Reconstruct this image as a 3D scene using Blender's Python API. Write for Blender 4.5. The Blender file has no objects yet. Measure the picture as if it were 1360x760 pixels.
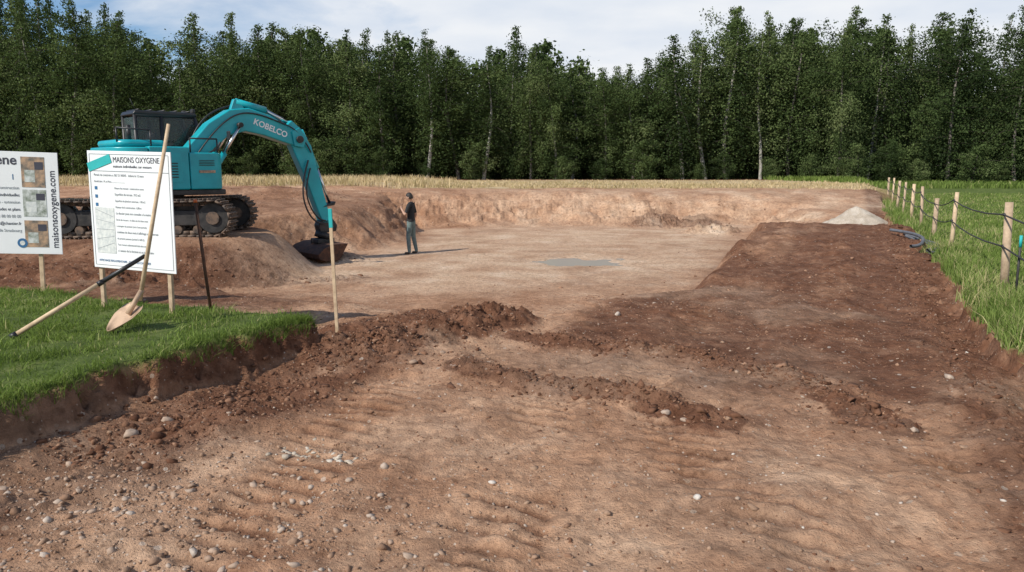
import bpy, math, random
import numpy as np
from mathutils import Vector, Matrix
RNG=np.random.default_rng(7)
random.seed(7)
scene=bpy.context.scene
COL=scene.collection
# ------------------------------------------------------------------ noise
def _hash(ix,iy,seed):
    h=(ix.astype(np.int64)*374761393+iy.astype(np.int64)*668265263+seed*2147483647//7)&0xffffffff
    h=((h^(h>>13))*1274126177)&0xffffffff
    h=h^(h>>16)
    return (h&0xffff)/65535.0
def vnoise(x,y,seed=0):
    ix=np.floor(x); iy=np.floor(y); fx=x-ix; fy=y-iy
    fx=fx*fx*fx*(fx*(fx*6-15)+10); fy=fy*fy*fy*(fy*(fy*6-15)+10)
    a=_hash(ix,iy,seed); b=_hash(ix+1,iy,seed); c=_hash(ix,iy+1,seed); d=_hash(ix+1,iy+1,seed)
    return (a*(1-fx)+b*fx)*(1-fy)+(c*(1-fx)+d*fx)*fy
def fbm(x,y,f=1.0,octs=4,seed=0,g=.5):
    s=0;a=1;t=0
    for i in range(octs):
        c,sn=math.cos(i*1.1+.3),math.sin(i*1.1+.3)
        s=s+a*(vnoise((x*c-y*sn)*f+i*17.3,(x*sn+y*c)*f-i*9.1,seed+i*13)-.5)*2
        t+=a;a*=g;f*=2.03
    return s/t
def ridged(x,y,f=1.0,octs=3,seed=0):
    s=0;a=1;t=0
    for i in range(octs):
        c,sn=math.cos(i*1.3+.5),math.sin(i*1.3+.5)
        v=1-np.abs(vnoise((x*c-y*sn)*f+i*7.3,(x*sn+y*c)*f-i*5.1,seed+i*19)-.5)*3.2
        s=s+a*v;t+=a;a*=.55;f*=2.1
    return s/t
def sst(a,b,x):
    t=np.clip((x-a)/(b-a),0,1); return t*t*(3-2*t)
def polydist(x,y,pts):
    d=np.full(x.shape,1e9)
    for (x0,y0),(x1,y1) in zip(pts[:-1],pts[1:]):
        dx,dy=x1-x0,y1-y0; t=np.clip(((x-x0)*dx+(y-y0)*dy)/(dx*dx+dy*dy),0,1)
        d=np.minimum(d,np.hypot(x-x0-t*dx,y-y0-t*dy))
    return d
def inside(x,y,pts):
    c=np.zeros(x.shape,bool); n=len(pts)
    for i in range(n):
        x0,y0=pts[i];x1,y1=pts[(i+1)%n]
        if y0==y1: continue
        c^=((y0>y)!=(y1>y))&(x<(x1-x0)*(y-y0)/(y1-y0)+x0)
    return c
PIT=[(-7.6,15.2),(-6.2,19.5),(-4.4,22.5),(-3.4,26),(-3.8,31),(0,32),(5,31.5),(10,31),(7.4,22.5),(2.6,12.2),(0.3,11.2)]
RIDGES=[ # pts, width, height
 ([(-.45,6.85),(.1,6.4),(.75,6.05),(1.2,5.75),(1.5,5.35)],.21,.13),
 ([(.1,8.1),(1.2,7.7),(1.9,7.2),(2.5,6.65),(2.75,5.9),(2.8,5.2)],.20,.085),
 ([(-1.9,7.5),(-1.3,7.55),(-.7,8.2),(-.1,8.9)],.38,.22),
 ([(-1.7,8.4),(-.9,9.0),(-.4,9.4)],.5,.14),
 ([(-11,11.6),(-9,12.4),(-7,12.3),(-5.6,12.6)],.5,.28),
 ([(-12,13.8),(-9.5,13.6),(-7.4,14.0)],.6,.25),
 ([(-6.8,14.6),(-5.2,15.6),(-3.6,16.6)],.35,.10),
 ([(-4.6,19.8),(-5.4,20.0),(-6.0,19.4)],.6,.25),
 ([(7.3,28.6),(8.3,28.2)],.5,.45),
 ([(6.0,31.8),(8.0,31.4)],.8,.35),
]
# crawler passes: polyline of one track centre, in world metres
PASSES=[[(3.2,2.2),(2.6,4.2),(2.9,6.5),(4.6,10.5),(7.5,17)],[(2.0,2.2),(1.2,4.3),(1.2,6.6),(2.9,10.8),(6.0,17.5)],[(-.3,2.4),(.1,4.6),(.3,6.0)],[(-1.6,2.6),(-1.3,4.6),(-1.1,6.2)],[(4.2,5.2),(5.4,9.0),(8.2,15.5)]]
def UW(x,y): return .4066*x+.9136*y, .9136*x-.4066*y
def masks(x,y):
    u,w=UW(x,y)
    n=fbm(x,y,1.1,5,3)
    nf=fbm(x,y,5,3,21)
    gl=sst(0,.20,-(w+4.86+.22*n+.12*nf))*sst(0,.30,-(u-6.3+.25*n+.12*nf))
    gr=sst(0,.20,w-1.46-.20*n-.14*nf)
    return u,w,n,gl,gr
def height(x,y,full=False):
    x=np.asarray(x,float);y=np.asarray(y,float)
    u,w,n,gl,gr=masks(x,y)
    big=fbm(x,y,.35,3,5)
    zf=.95*sst(27,37,y+.5*big)
    zf=zf*(1-.45*sst(-1,8,w))
    z=zf+.04*big
    left=sst(-9.5,-14,w)*sst(10,17,u)
    z=np.maximum(z,.55*left+ .35*sst(-13,-19,w)*sst(14,22,u))
    d=np.hypot((x+10.5)/7.0,(y-27.5)/3.2); z=np.maximum(z,1.25*sst(1.3,.2,d)+.1*n)
    z=np.where(y>30,np.maximum(z,(1.15*sst(30,38,y)*sst(4,-8,x))),z)
    strip=sst(-3.5,-2.4,w+.25*n)
    z=z+strip*((.40+.05*n)*sst(11,20,u+.5*n)*(1-sst(22.0,24.3,u+.8*n))-.2*sst(22,25,u)*(1-sst(28,34,u)))
    pd=polydist(x,y,PIT+[PIT[0]]); ins=inside(x,y,PIT)
    sd=np.where(ins,-pd,pd)
    width=2.6+np.zeros_like(x)
    width=np.where(w>-3.4,.9,width)
    width=np.where(y>28,3.4,width)
    width=np.where((x<-3)&(y>16)&(y<31),1.9,width)
    sdn=sd+.35*n*sst(10,20,y)
    t=sst(0,1,(sdn+.2)/width)
    z=-.55*(1-t)+z*t
    d=np.hypot((x+8.2)/1.15,y-17.1); pad=sst(3.3,2.1,d)
    z=z*(1-pad)+.42*pad
    wall=t*(1-t)*4*sst(24,28,y)
    z=z+wall*(.08*np.sin(z*20+n*4)+.18*fbm(x,y,1.2,4,33))
    dirt=(1-gl)*(1-gr)
    far=1/(1+(y/14)**2)
    inpit=sst(.5,-1.5,sd)
    rough=dirt*(1-.75*inpit)
    z=z+rough*(.045*fbm(x,y,.9,3,31)+ .020*ridged(x,y,3.1,4,41)*(.4+far)+.009*fbm(x,y,15,2,51)*(.2+far)+.022*fbm(x,y,2.2,3,52)*sst(20,10,y)+.022*fbm(w*3.2,u*.45,1.0,3,53)*sst(16,9,y)*sst(-3.5,-2,w))
    tr=np.zeros_like(x)
    for pts in PASSES:
        dd=polydist(x,y,pts)+.04*n
        tr=np.maximum(tr,sst(.30,.22,dd))
    tr=tr*sst(-.35,.15,fbm(x,y,1.1,3,78))*dirt*(1-inpit)*sst(19,15,y)
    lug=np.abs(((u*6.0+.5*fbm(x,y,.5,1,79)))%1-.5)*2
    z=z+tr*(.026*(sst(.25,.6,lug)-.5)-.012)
    rut=np.sin(w*9+2*n)
    z=z+dirt*.012*rut*sst(5,8,u)*strip
    dk=np.zeros_like(x)
    for pts,wd,h in RIDGES:
        dd=polydist(x,y,pts)+ .14*n+.07*fbm(x,y,5,2,62)
        g=np.exp(-(dd/wd)**2)
        clump=.40+.35*fbm(x,y,4.5,3,61)+.6*ridged(x,y,6,4,63)
        z=z+h*g*clump; dk=np.maximum(dk,sst(.10,.42,g*(.9+.4*n)))
    pr=(((x-2.0)/1.55)**2+((y-19.9)/1.0)**2)+1.1*fbm(x,y,1.3,4,92)+.1
    pu=np.exp(-np.maximum(pr,0)**1.5)
    z=z-.06*pu
    pr2=(((x-11.9)/.8)**2+((y-30.0)/1.0)**2)+.4*fbm(x,y,1.7,3,93)
    pu2=np.exp(-np.maximum(pr2,0)**1.5)
    gh=.36+.03*n
    z=z*(1-gl)+gl*gh
    zr=.24+.02*n+.35*sst(30,60,y)
    z=z*(1-gr)+gr*zr
    bank=4*gl*(1-gl)+4*gr*(1-gr)*.6
    z=z+bank*(.09*fbm(x,y,6,3,71)+.09*(ridged(x,y,9,3,72)-.4))
    foot=dirt*(np.exp(-((w+4.5)/.22)**2)*(u<6.3)); foot2=dirt*np.exp(-((w+4.22)/.42)**2)*(u<6.4)
    z=z-.07*foot+foot2*.09*np.maximum(0,ridged(x,y,4,4,73))
    z=z+dirt*np.exp(-((w-1.15)/.25)**2)*.07*np.maximum(0,ridged(x,y,5,4,74))
    if full: return z,u,w,n,gl,gr,dk,sd,strip,bank,inpit,tr*(1-sst(.25,.6,lug)),wall,pu,pu2
    return z
# ------------------------------------------------------------------ mesh helpers
def make_mesh(name,V,quads=None,tris=None,attrs=None,smooth=False):
    me=bpy.data.meshes.new(name)
    V=np.asarray(V,np.float32)
    me.vertices.add(len(V)); me.vertices.foreach_set('co',V.ravel())
    li=[];ls=[];off=0
    if quads is not None and len(quads):
        q=np.asarray(quads,np.int32); li.append(q.ravel()); ls.append(np.arange(len(q))*4); off=q.size
    if tris is not None and len(tris):
        t=np.asarray(tris,np.int32); li.append(t.ravel()); ls.append(off+np.arange(len(t))*3)
    li=np.concatenate(li).astype(np.int32); ls=np.concatenate(ls).astype(np.int32)
    me.loops.add(len(li)); me.polygons.add(len(ls))
    me.loops.foreach_set('vertex_index',li); me.polygons.foreach_set('loop_start',ls)
    if smooth: me.polygons.foreach_set('use_smooth',np.ones(len(ls),bool))
    for k,a in (attrs or {}).items():
        a=np.asarray(a,np.float32)
        if a.ndim==1:
            at=me.attributes.new(k,'FLOAT','POINT'); at.data.foreach_set('value',a)
        else:
            at=me.attributes.new(k,'FLOAT_COLOR','POINT'); at.data.foreach_set('color',a.ravel())
    me.update(calc_edges=True); me.validate()
    return me
def add(name,me,mat=None,parent=None,loc=None):
    o=bpy.data.objects.new(name,me); COL.objects.link(o)
    if mat is not None:
        me.materials.clear(); me.materials.append(mat)
    if parent: o.parent=parent
    if loc is not None: o.location=loc
    return o
def empty(name,loc=(0,0,0),rz=0,parent=None):
    o=bpy.data.objects.new(name,None); COL.objects.link(o); o.location=loc; o.rotation_euler=(0,0,rz); o.empty_display_size=.2
    if parent:o.parent=parent
    return o
def H(x,y): return float(height(np.array([x]),np.array([y]))[0])
# ------------------------------------------------------------------ materials
class N:
    def __init__(s,name):
        s.m=bpy.data.materials.new(name); s.m.use_nodes=True; s.t=s.m.node_tree; s.t.nodes.clear()
        s.out=s.t.nodes.new('ShaderNodeOutputMaterial')
    def n(s,ty,**k):
        nd=s.t.nodes.new(ty)
        for a,b in k.items(): setattr(nd,a,b)
        return nd
    def l(s,a,b): s.t.links.new(a,b)
    def noise(s,scale,detail=4,rough=.55,vec=None,dist=0):
        nd=s.n('ShaderNodeTexNoise'); nd.inputs['Scale'].default_value=scale; nd.inputs['Detail'].default_value=detail; nd.inputs['Roughness'].default_value=rough; nd.inputs['Distortion'].default_value=dist
        if vec is not None: s.l(vec,nd.inputs['Vector'])
        return nd.outputs['Fac']
    def ramp(s,fac,stops):
        nd=s.n('ShaderNodeValToRGB'); el=nd.color_ramp.elements
        while len(el)<len(stops): el.new(.5)
        for e,(p,c) in zip(el,stops):
            e.position=p; e.color=(c,c,c,1) if not hasattr(c,'__len__') else (*c,1)
        s.l(fac,nd.inputs['Fac']); return nd.outputs['Color']
    def mix(s,f,a,b,mode='MIX'):
        nd=s.n('ShaderNodeMix',data_type='RGBA',blend_type=mode)
        for sock,v in ((nd.inputs[0],f),(nd.inputs[6],a),(nd.inputs[7],b)):
            if isinstance(v,(int,float)): sock.default_value=v
            elif isinstance(v,tuple): sock.default_value=(*v,1)
            else: s.l(v,sock)
        return nd.outputs[2]
    def math(s,op,a,b=0,clamp=False):
        nd=s.n('ShaderNodeMath',operation=op,use_clamp=clamp)
        for sock,v in ((nd.inputs[0],a),(nd.inputs[1],b)):
            if isinstance(v,(int,float)): sock.default_value=v
            else: s.l(v,sock)
        return nd.outputs[0]
    def bsdf(s,col,rough=.6,metal=0,bump=None,bs=.3,bd=.01,spec=None):
        b=s.n('ShaderNodeBsdfPrincipled')
        if isinstance(col,tuple): b.inputs['Base Color'].default_value=(*col,1)
        else: s.l(col,b.inputs['Base Color'])
        if isinstance(rough,(int,float)): b.inputs['Roughness'].default_value=rough
        else: s.l(rough,b.inputs['Roughness'])
        b.inputs['Metallic'].default_value=metal
        if spec is not None: b.inputs['Specular IOR Level'].default_value=spec
        if bump is not None:
            bp=s.n('ShaderNodeBump'); bp.inputs['Strength'].default_value=bs; bp.inputs['Distance'].default_value=bd
            s.l(bump,bp.inputs['Height']); s.l(bp.outputs[0],b.inputs['Normal'])
        s.l(b.outputs[0],s.out.inputs['Surface']); return b
def simple(name,c1,c2=None,scale=6,rough=.6,metal=0,bs=.15,bd=.005,spec=None,obj=True):
    s=N(name); tc=s.n('ShaderNodeTexCoord'); v=tc.outputs['Object']
    c2=c2 or tuple(x*.75 for x in c1)
    nz=s.noise(scale,5,.6,v)
    c=s.ramp(nz,[(.35,c2),(.62,c1)])
    s.bsdf(c,rough,metal,s.noise(scale*6,3,.6,v),bs,bd,spec); return s.m
# terrain
def terrain_mat():
    s=N('ground_soil'); tc=s.n('ShaderNodeTexCoord'); v=tc.outputs['Object']
    at=s.n('ShaderNodeAttribute',attribute_name='masks'); sep=s.n('ShaderNodeSeparateColor'); s.l(at.outputs['Color'],sep.inputs[0])
    grass,dark,pale=sep.outputs; dry=at.outputs['Alpha']
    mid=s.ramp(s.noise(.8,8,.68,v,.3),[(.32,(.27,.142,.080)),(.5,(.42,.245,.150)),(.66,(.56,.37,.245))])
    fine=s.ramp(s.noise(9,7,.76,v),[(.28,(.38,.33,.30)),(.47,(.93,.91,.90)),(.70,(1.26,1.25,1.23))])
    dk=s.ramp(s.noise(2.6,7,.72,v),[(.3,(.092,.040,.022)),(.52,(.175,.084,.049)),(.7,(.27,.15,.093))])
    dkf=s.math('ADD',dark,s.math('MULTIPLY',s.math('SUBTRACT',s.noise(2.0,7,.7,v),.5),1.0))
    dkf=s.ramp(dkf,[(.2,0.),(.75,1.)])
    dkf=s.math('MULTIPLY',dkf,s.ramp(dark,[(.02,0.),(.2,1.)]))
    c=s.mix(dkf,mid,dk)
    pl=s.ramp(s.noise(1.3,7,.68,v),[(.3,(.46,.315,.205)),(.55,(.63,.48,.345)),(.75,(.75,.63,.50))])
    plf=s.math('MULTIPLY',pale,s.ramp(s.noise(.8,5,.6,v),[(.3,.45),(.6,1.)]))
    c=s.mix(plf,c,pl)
    c=s.mix(1,c,fine,'MULTIPLY')
    for sc,th,amt in ((34,.80,.6),(13,.90,.55)):
        vo=s.n('ShaderNodeTexVoronoi'); vo.inputs['Scale'].default_value=sc; s.l(v,vo.inputs['Vector'])
        sel=s.n('ShaderNodeSeparateColor'); s.l(vo.outputs['Color'],sel.inputs[0])
        pb=s.math('MULTIPLY',s.math('LESS_THAN',vo.outputs['Distance'],.26),s.math('GREATER_THAN',sel.outputs[0],th))
        pc=s.ramp(sel.outputs[1],[(0,(.16,.085,.05)),(.55,(.38,.28,.20)),(1,(.62,.55,.47))])
        c=s.mix(s.math('MULTIPLY',pb,s.math('SUBTRACT',amt,s.math('MULTIPLY',grass,amt))),c,pc)
    g=s.ramp(s.noise(3,6,.7,v),[(.3,(.050,.070,.018)),(.5,(.095,.135,.032)),(.7,(.17,.19,.065))])
    d=s.ramp(s.noise(.9,7,.75,v),[(.3,(.26,.20,.09)),(.5,(.46,.35,.20)),(.65,(.60,.47,.30))])
    c=s.mix(dry,c,d)
    c=s.mix(grass,c,g)
    h=s.math('ADD',s.math('MULTIPLY',s.noise(7,8,.74,v),1.0),s.math('MULTIPLY',s.noise(42,3,.7,v),.3))
    s.bsdf(c,.95,0,h,.9,.06,spec=.15); return s.m
M_ground=terrain_mat()
def leafmat(name,stops,trans=.3,tcol=(.12,.2,.03),ov=.35):
    s=N(name); at=s.n('ShaderNodeAttribute',attribute_name='v'); oi=s.n('ShaderNodeObjectInfo')
    f=s.math('ADD',at.outputs['Fac'],s.math('MULTIPLY',s.math('SUBTRACT',oi.outputs['Random'],.5),ov))
    c=s.ramp(f,stops)
    b=s.n('ShaderNodeBsdfDiffuse'); s.l(c,b.inputs['Color'])
    t=s.n('ShaderNodeBsdfTranslucent'); t.inputs[0].default_value=(*tcol,1)
    m=s.n('ShaderNodeMixShader'); m.inputs[0].default_value=trans
    s.l(b.outputs[0],m.inputs[1]); s.l(t.outputs[0],m.inputs[2]); s.l(m.outputs[0],s.out.inputs['Surface']); return s.m
M_leaf=leafmat('tree_foliage',[(0,(.026,.040,.017)),(.35,(.052,.078,.028)),(.7,(.092,.126,.046)),(1,(.145,.175,.075))],.16,(.10,.15,.035),.6)
M_grass=leafmat('grass_blades',[(0,(.055,.080,.02)),(.4,(.135,.195,.045)),(.75,(.215,.285,.08)),(1,(.46,.40,.21))],.28,(.24,.34,.06),0)
M_dry=leafmat('dry_grass',[(0,(.20,.20,.075)),(.3,(.38,.30,.15)),(1,(.66,.52,.33))],.2,(.5,.4,.2),0)
M_bark=simple('bark',(.20,.18,.155),(.075,.062,.052),3,.9,bs=.5,bd=.03)
M_birch=simple('pale_bark',(.38,.36,.32),(.20,.185,.16),4,.9,bs=.4,bd=.02)
M_twig=simple('twig_bark',(.05,.04,.03),(.03,.025,.02),3,.9)
M_teal=simple('teal_paint',(.010,.37,.42),(.008,.29,.34),2,.32,bs=.05,bd=.002)
M_steel=simple('dark_steel',(.055,.05,.047),(.02,.02,.02),7,.6,.3)
M_track=simple('track_steel',(.17,.115,.08),(.05,.042,.038),9,.75,.2,bs=.4)
M_black=simple('black_plastic',(.02,.02,.022),(.012,.012,.013),5,.45)
M_chrome=simple('cylinder_rod',(.6,.6,.6),(.5,.5,.5),5,.2,1)
M_white=simple('sign_board_white',(.80,.81,.82),(.75,.76,.77),1.5,.4,bs=.02)
M_wood=simple('weathered_wood',(.50,.37,.25),(.32,.23,.15),9,.8,bs=.4)
M_woodl=simple('pale_wood',(.60,.45,.29),(.42,.30,.19),9,.75,bs=.3)
M_rust=simple('rusty_steel',(.13,.06,.035),(.05,.03,.022),12,.8,.3)
M_shov=simple('shovel_steel',(.52,.37,.25),(.30,.20,.13),7,.6,.2)
M_tealtop=simple('teal_marker_paint',(.02,.42,.42),(.02,.36,.36),6,.6)
M_ink=simple('printed_ink',(.05,.05,.07),(.04,.04,.06),3,.6)
M_inkb=simple('printed_blue',(.03,.14,.30),(.03,.12,.26),3,.6)
M_greyink=simple('printed_grey',(.30,.32,.34),(.26,.28,.3),3,.6)
M_photo=simple('printed_photo',(.50,.32,.20),(.10,.10,.09),9,.5)
M_photo2=simple('printed_photo_b',(.60,.62,.60),(.16,.19,.14),12,.5)
M_map=simple('printed_map',(.70,.71,.68),(.50,.53,.53),22,.5)
M_rope=simple('fence_rope',(.03,.03,.03),(.02,.02,.02),20,.7)
M_pipe=simple('grey_conduit',(.12,.125,.14),(.07,.075,.085),6,.5)
M_orange=simple('orange_cap',(.55,.13,.03),(.45,.1,.03),6,.5)
def glassmat():
    s=N('cab_glass'); b=s.bsdf((.05,.065,.065),.06); b.inputs['Alpha'].default_value=.4; return s.m
M_glass=glassmat()
def watermat():
    s=N('puddle_water'); tc=s.n('ShaderNodeTexCoord'); b=s.bsdf((.52,.48,.42),.12,0,s.noise(5,3,.5,tc.outputs['Object']),.12,.01); b.inputs['Specular IOR Level'].default_value=1.; b.inputs['IOR'].default_value=1.5; return s.m
M_water=watermat()
def stonemat(name,stops):
    s=N(name); at=s.n('ShaderNodeAttribute',attribute_name='v'); tc=s.n('ShaderNodeTexCoord')
    c=s.ramp(at.outputs['Fac'],stops); c=s.mix(1,c,s.ramp(s.noise(30,5,.7,tc.outputs['Object']),[(.3,.65),(.7,1.15)]),'MULTIPLY')
    s.bsdf(c,.92,0,s.noise(60,3,.7,tc.outputs['Object']),.5,.006,spec=.2); return s.m
M_stone=stonemat('pebble_stone',[(0,(.21,.12,.075)),(.5,(.35,.23,.155)),(.85,(.43,.34,.27)),(1,(.58,.53,.47))])
M_clod=stonemat('soil_clod',[(0,(.092,.040,.022)),(.5,(.185,.092,.054)),(1,(.37,.22,.14))])
M_gravel=stonemat('gravel_pale',[(0,(.36,.30,.23)),(.5,(.47,.40,.32)),(1,(.56,.50,.42))])
# ------------------------------------------------------------------ terrain
ys=[1.2]
while ys[-1]<46: ys.append(ys[-1]+max(.016,.0042*ys[-1]))
while ys[-1]<600: ys.append(ys[-1]*1.06)
ys=np.array([-60,-30,-12,-5,-2,-.5,.3,.8]+ys)
xc=np.arange(-7,7.0001,.021)
xr=[7.0]
while xr[-1]<18: xr.append(xr[-1]+.07)
while xr[-1]<500: xr.append(xr[-1]*1.09)
xr=np.array(xr[1:]); xs=np.concatenate([-xr[::-1],xc,xr])
X,Y=np.meshgrid(xs,ys); sh=X.shape
x=X.ravel();y=Y.ravel()
z,u,w,n,gl,gr,dk,sd,strip,bank,inpit,lugd,wall,pu,pu2=height(x,y,True)
grass=np.maximum(sst(.80,.99,gl),sst(.80,.99,gr))
g_far=sst(46,58,y+4*n)*sst(30,40,x+.1*y)
grass=np.maximum(grass,g_far)
wood=sst(60,65,y)
dark=np.maximum(dk,np.clip(bank,0,1)*1.2)
nn_=fbm(x,y,.5,4,98); streak=fbm(w*1.6,u*.22,1.0,4,97)
dark=np.maximum(dark,strip*sst(5.6,7.2,u+.9*n)*sst(25,22,u)*(.74+.22*nn_+.38*streak))
dark=np.maximum(dark,sst(-6.2,-7.5,w+.5*n)*sst(6.3,7.2,u)*sst(19,14,u)*.7*(1-inpit*.6))
dark=np.maximum(dark,np.exp(-((w+4.35)/.62)**2)*(u<6.4)*1.25)  # shade of the left turf bank painted into the soil colour along its foot
dark=np.maximum(dark,np.exp(-((w-1.2)/.40)**2)*1.0)
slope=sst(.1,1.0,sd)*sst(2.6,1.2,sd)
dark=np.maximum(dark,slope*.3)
dark=np.maximum(dark,sst(1.5,.8,np.hypot((x+10.5)/7.5,(y-26.5)/4))*.5)
dark=np.maximum(dark,.52*sst(.05,.45,fbm(x,y,.7,5,99))*(y<13))
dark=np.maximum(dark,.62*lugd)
dark=np.maximum(dark,.25+.35*streak*(y<12)*(u<7))*1.0
ring=4*pu*(1-pu); dark=np.maximum(dark,.45*ring*(y<24))
dark=dark*(1-grass)
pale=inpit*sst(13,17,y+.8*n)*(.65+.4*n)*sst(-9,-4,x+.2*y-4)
pale=np.maximum(pale,.6*sst(29,31,y)*sst(37,35,y)*(.6+.6*n)*sst(-3,0,x))
pale=np.maximum(pale,.26*sst(-.05,.45,fbm(x,y,.6,5,123))*(y<12))
pale=np.maximum(pale,np.exp(-(((x-2.0)/2.6)**2+((y-19.9)/1.9)**2))*.9)
pale=np.maximum(pale,pu2)
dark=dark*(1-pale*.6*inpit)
pale=np.clip(pale,0,1)*(1-grass)
dry=sst(36,38.0,y+.8*n)*(1-grass)*(1-wood)
dark=np.where(y>60,np.maximum(dark,wood),dark)
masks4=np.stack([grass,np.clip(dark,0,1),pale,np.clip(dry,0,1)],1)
ny,nx=sh
idx=np.arange(ny*nx).reshape(ny,nx)
quads=np.stack([idx[:-1,:-1],idx[:-1,1:],idx[1:,1:],idx[1:,:-1]],-1).reshape(-1,4)
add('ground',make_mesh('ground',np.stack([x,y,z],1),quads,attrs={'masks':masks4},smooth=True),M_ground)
# ------------------------------------------------------------------ stones
def ico(sub):
    import bmesh
    bm=bmesh.new(); bmesh.ops.create_icosphere(bm,subdivisions=sub,radius=1)
    V=np.array([v.co[:] for v in bm.verts]); F=np.array([[v.index for v in f.verts] for f in bm.faces]); bm.free(); return V,F
ICO={1:ico(1),2:ico(2)}
def scatter(name,P,size,mat,sub=1,flat=.65,jit=.22,sink=.45,val=None,smooth=False):
    V,F=ICO[sub]; n=len(P)
    if n==0:return
    sc=np.stack([RNG.uniform(.7,1.3,n),RNG.uniform(.7,1.2,n),RNG.uniform(.4,.85,n)*flat/.65],1)*size[:,None]
    A=V[None]*(1+RNG.normal(0,jit,(n,len(V),1)))
    A=A*sc[:,None,:]
    th=RNG.uniform(0,6.28,n); c,s=np.cos(th)[:,None],np.sin(th)[:,None]
    B=A.copy(); B[...,0]=A[...,0]*c-A[...,1]*s; B[...,1]=A[...,0]*s+A[...,1]*c
    tl=RNG.normal(0,.25,n)[:,None]; B[...,2]+=tl*B[...,0]
    zz=height(P[:,0],P[:,1])+size*(.5-sink)
    B[...,0]+=P[:,0:1];B[...,1]+=P[:,1:2];B[...,2]+=zz[:,None]
    T=(F[None]+(np.arange(n)*len(V))[:,None,None]).reshape(-1,3)
    v=RNG.random(n) if val is None else val
    return add(name,make_mesh(name,B.reshape(-1,3),tris=T,attrs={'v':np.repeat(v,len(V))},smooth=smooth),mat)
def dirtmask(P):
    u,w,n,gl,gr=masks(P[:,0],P[:,1]); return (gl<.2)&(gr<.2)
def rnd(n,x0,x1,y0,y1): return np.stack([RNG.uniform(x0,x1,n),RNG.uniform(y0,y1,n)],1)
P=rnd(26000,-6,7,2.2,13); q=.12+.75*sst(.0,.5,fbm(P[:,0],P[:,1],.9,3,200)); q*=np.where(P[:,0]<-.2,1,.3)*np.where(P[:,1]>8,.5,1)
P=P[dirtmask(P)&(RNG.random(len(P))<q)]
scatter('pebbles',P,np.clip(RNG.lognormal(-5.15,.5,len(P)),.003,.022),M_stone)
P=np.concatenate([RNG.normal((-2.1,3.7),(1.1,.5),(2000,2)),RNG.normal((-2.7,4.2),(.6,.5),(450,2)),RNG.normal((-.2,3.4),(1.2,.6),(260,2))]); P=P[dirtmask(P)&(P[:,1]>2)]
scatter('loose_gravel',P,np.clip(RNG.lognormal(-4.75,.5,len(P)),.005,.030),M_stone,val=RNG.random(len(P))*.85+.05)
P=rnd(90,-3,5,3.2,11); P=P[dirtmask(P)]
scatter('field_stones',P,RNG.uniform(.010,.024,len(P)),M_stone,2,val=RNG.random(len(P))*.6+.25,smooth=True)
big=np.array([(-2.72,5.05),(-2.55,5.25),(-.12,4.22),(1.19,5.5),(1.3,5.35),(1.05,3.95),(3.85,6.3),(-.95,6.9),(-.7,7.3),(-3.1,4.25),(1.35,9.3)])
scatter('rocks',big,np.array([.06,.035,.022,.04,.028,.022,.04,.04,.035,.035,.04]),M_stone,2,val=np.array([.75,.7,1,.8,.75,1,.85,.6,.6,.7,.9]),jit=.1,smooth=True)
P=np.concatenate([RNG.normal((-1.38,4.75),(.16,.10),(34,2)),RNG.normal((-1.15,4.6),(.06,.05),(18,2))])
scatter('concrete_rubble',P,RNG.uniform(.008,.034,52),M_gravel,sink=.7,flat=.4)
cl=[]
for pts,wd,h in RIDGES:
    L=sum(math.dist(a,b) for a,b in zip(pts[:-1],pts[1:])); k=int(L*(520 if pts[0][1]<9.5 else 80))
    for _ in range(k):
        i=random.randrange(len(pts)-1); t=random.random(); a,b=pts[i],pts[i+1]
        cl.append((a[0]+(b[0]-a[0])*t+random.gauss(0,wd*.8),a[1]+(b[1]-a[1])*t+random.gauss(0,wd*.8)))
for _ in range(4200):
    uu=random.uniform(3,6.6); ww=random.gauss(-4.42,.3); cl.append((.4066*uu+.9136*ww,.9136*uu-.4066*ww))
for _ in range(3000):
    uu=random.uniform(4,22); ww=random.gauss(1.15,.22); cl.append((.4066*uu+.9136*ww,.9136*uu-.4066*ww))
for _ in range(1200):
    ww=random.uniform(-12,-4.8); uu=random.gauss(6.6,.25); cl.append((.4066*uu+.9136*ww,.9136*uu-.4066*ww))
P=np.array(cl); u_,w_,n_,gl_,gr_=masks(P[:,0],P[:,1]); P=P[(gl_<.75)&(gr_<.7)]
scatter('soil_clods',P,np.clip(RNG.lognormal(-4.9,.6,len(P)),.004,.042)*(1+.03*P[:,1]),M_clod,1,jit=.32,val=np.clip(RNG.normal(.36,.2,len(P)),0,1),sink=.6)
P=rnd(24000,-5,7,2.4,12); q=.2+.9*sst(-.1,.5,fbm(P[:,0],P[:,1],1.6,3,222)); P=P[dirtmask(P)&(RNG.random(len(P))<q)]
scatter('crumbled_soil',P,np.clip(RNG.lognormal(-5.1,.5,len(P)),.003,.022),M_clod,1,jit=.32,val=np.clip(RNG.normal(.75,.22,len(P)),0,1),sink=.6)
P=rnd(1800,-14,12,12,34); P=P[dirtmask(P)]; P=P[~inside(P[:,0],P[:,1],PIT)|(RNG.random(len(P))<.10)]
scatter('distant_clods',P,np.clip(RNG.lognormal(-3.9,.45,len(P)),.012,.07),M_clod)
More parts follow.
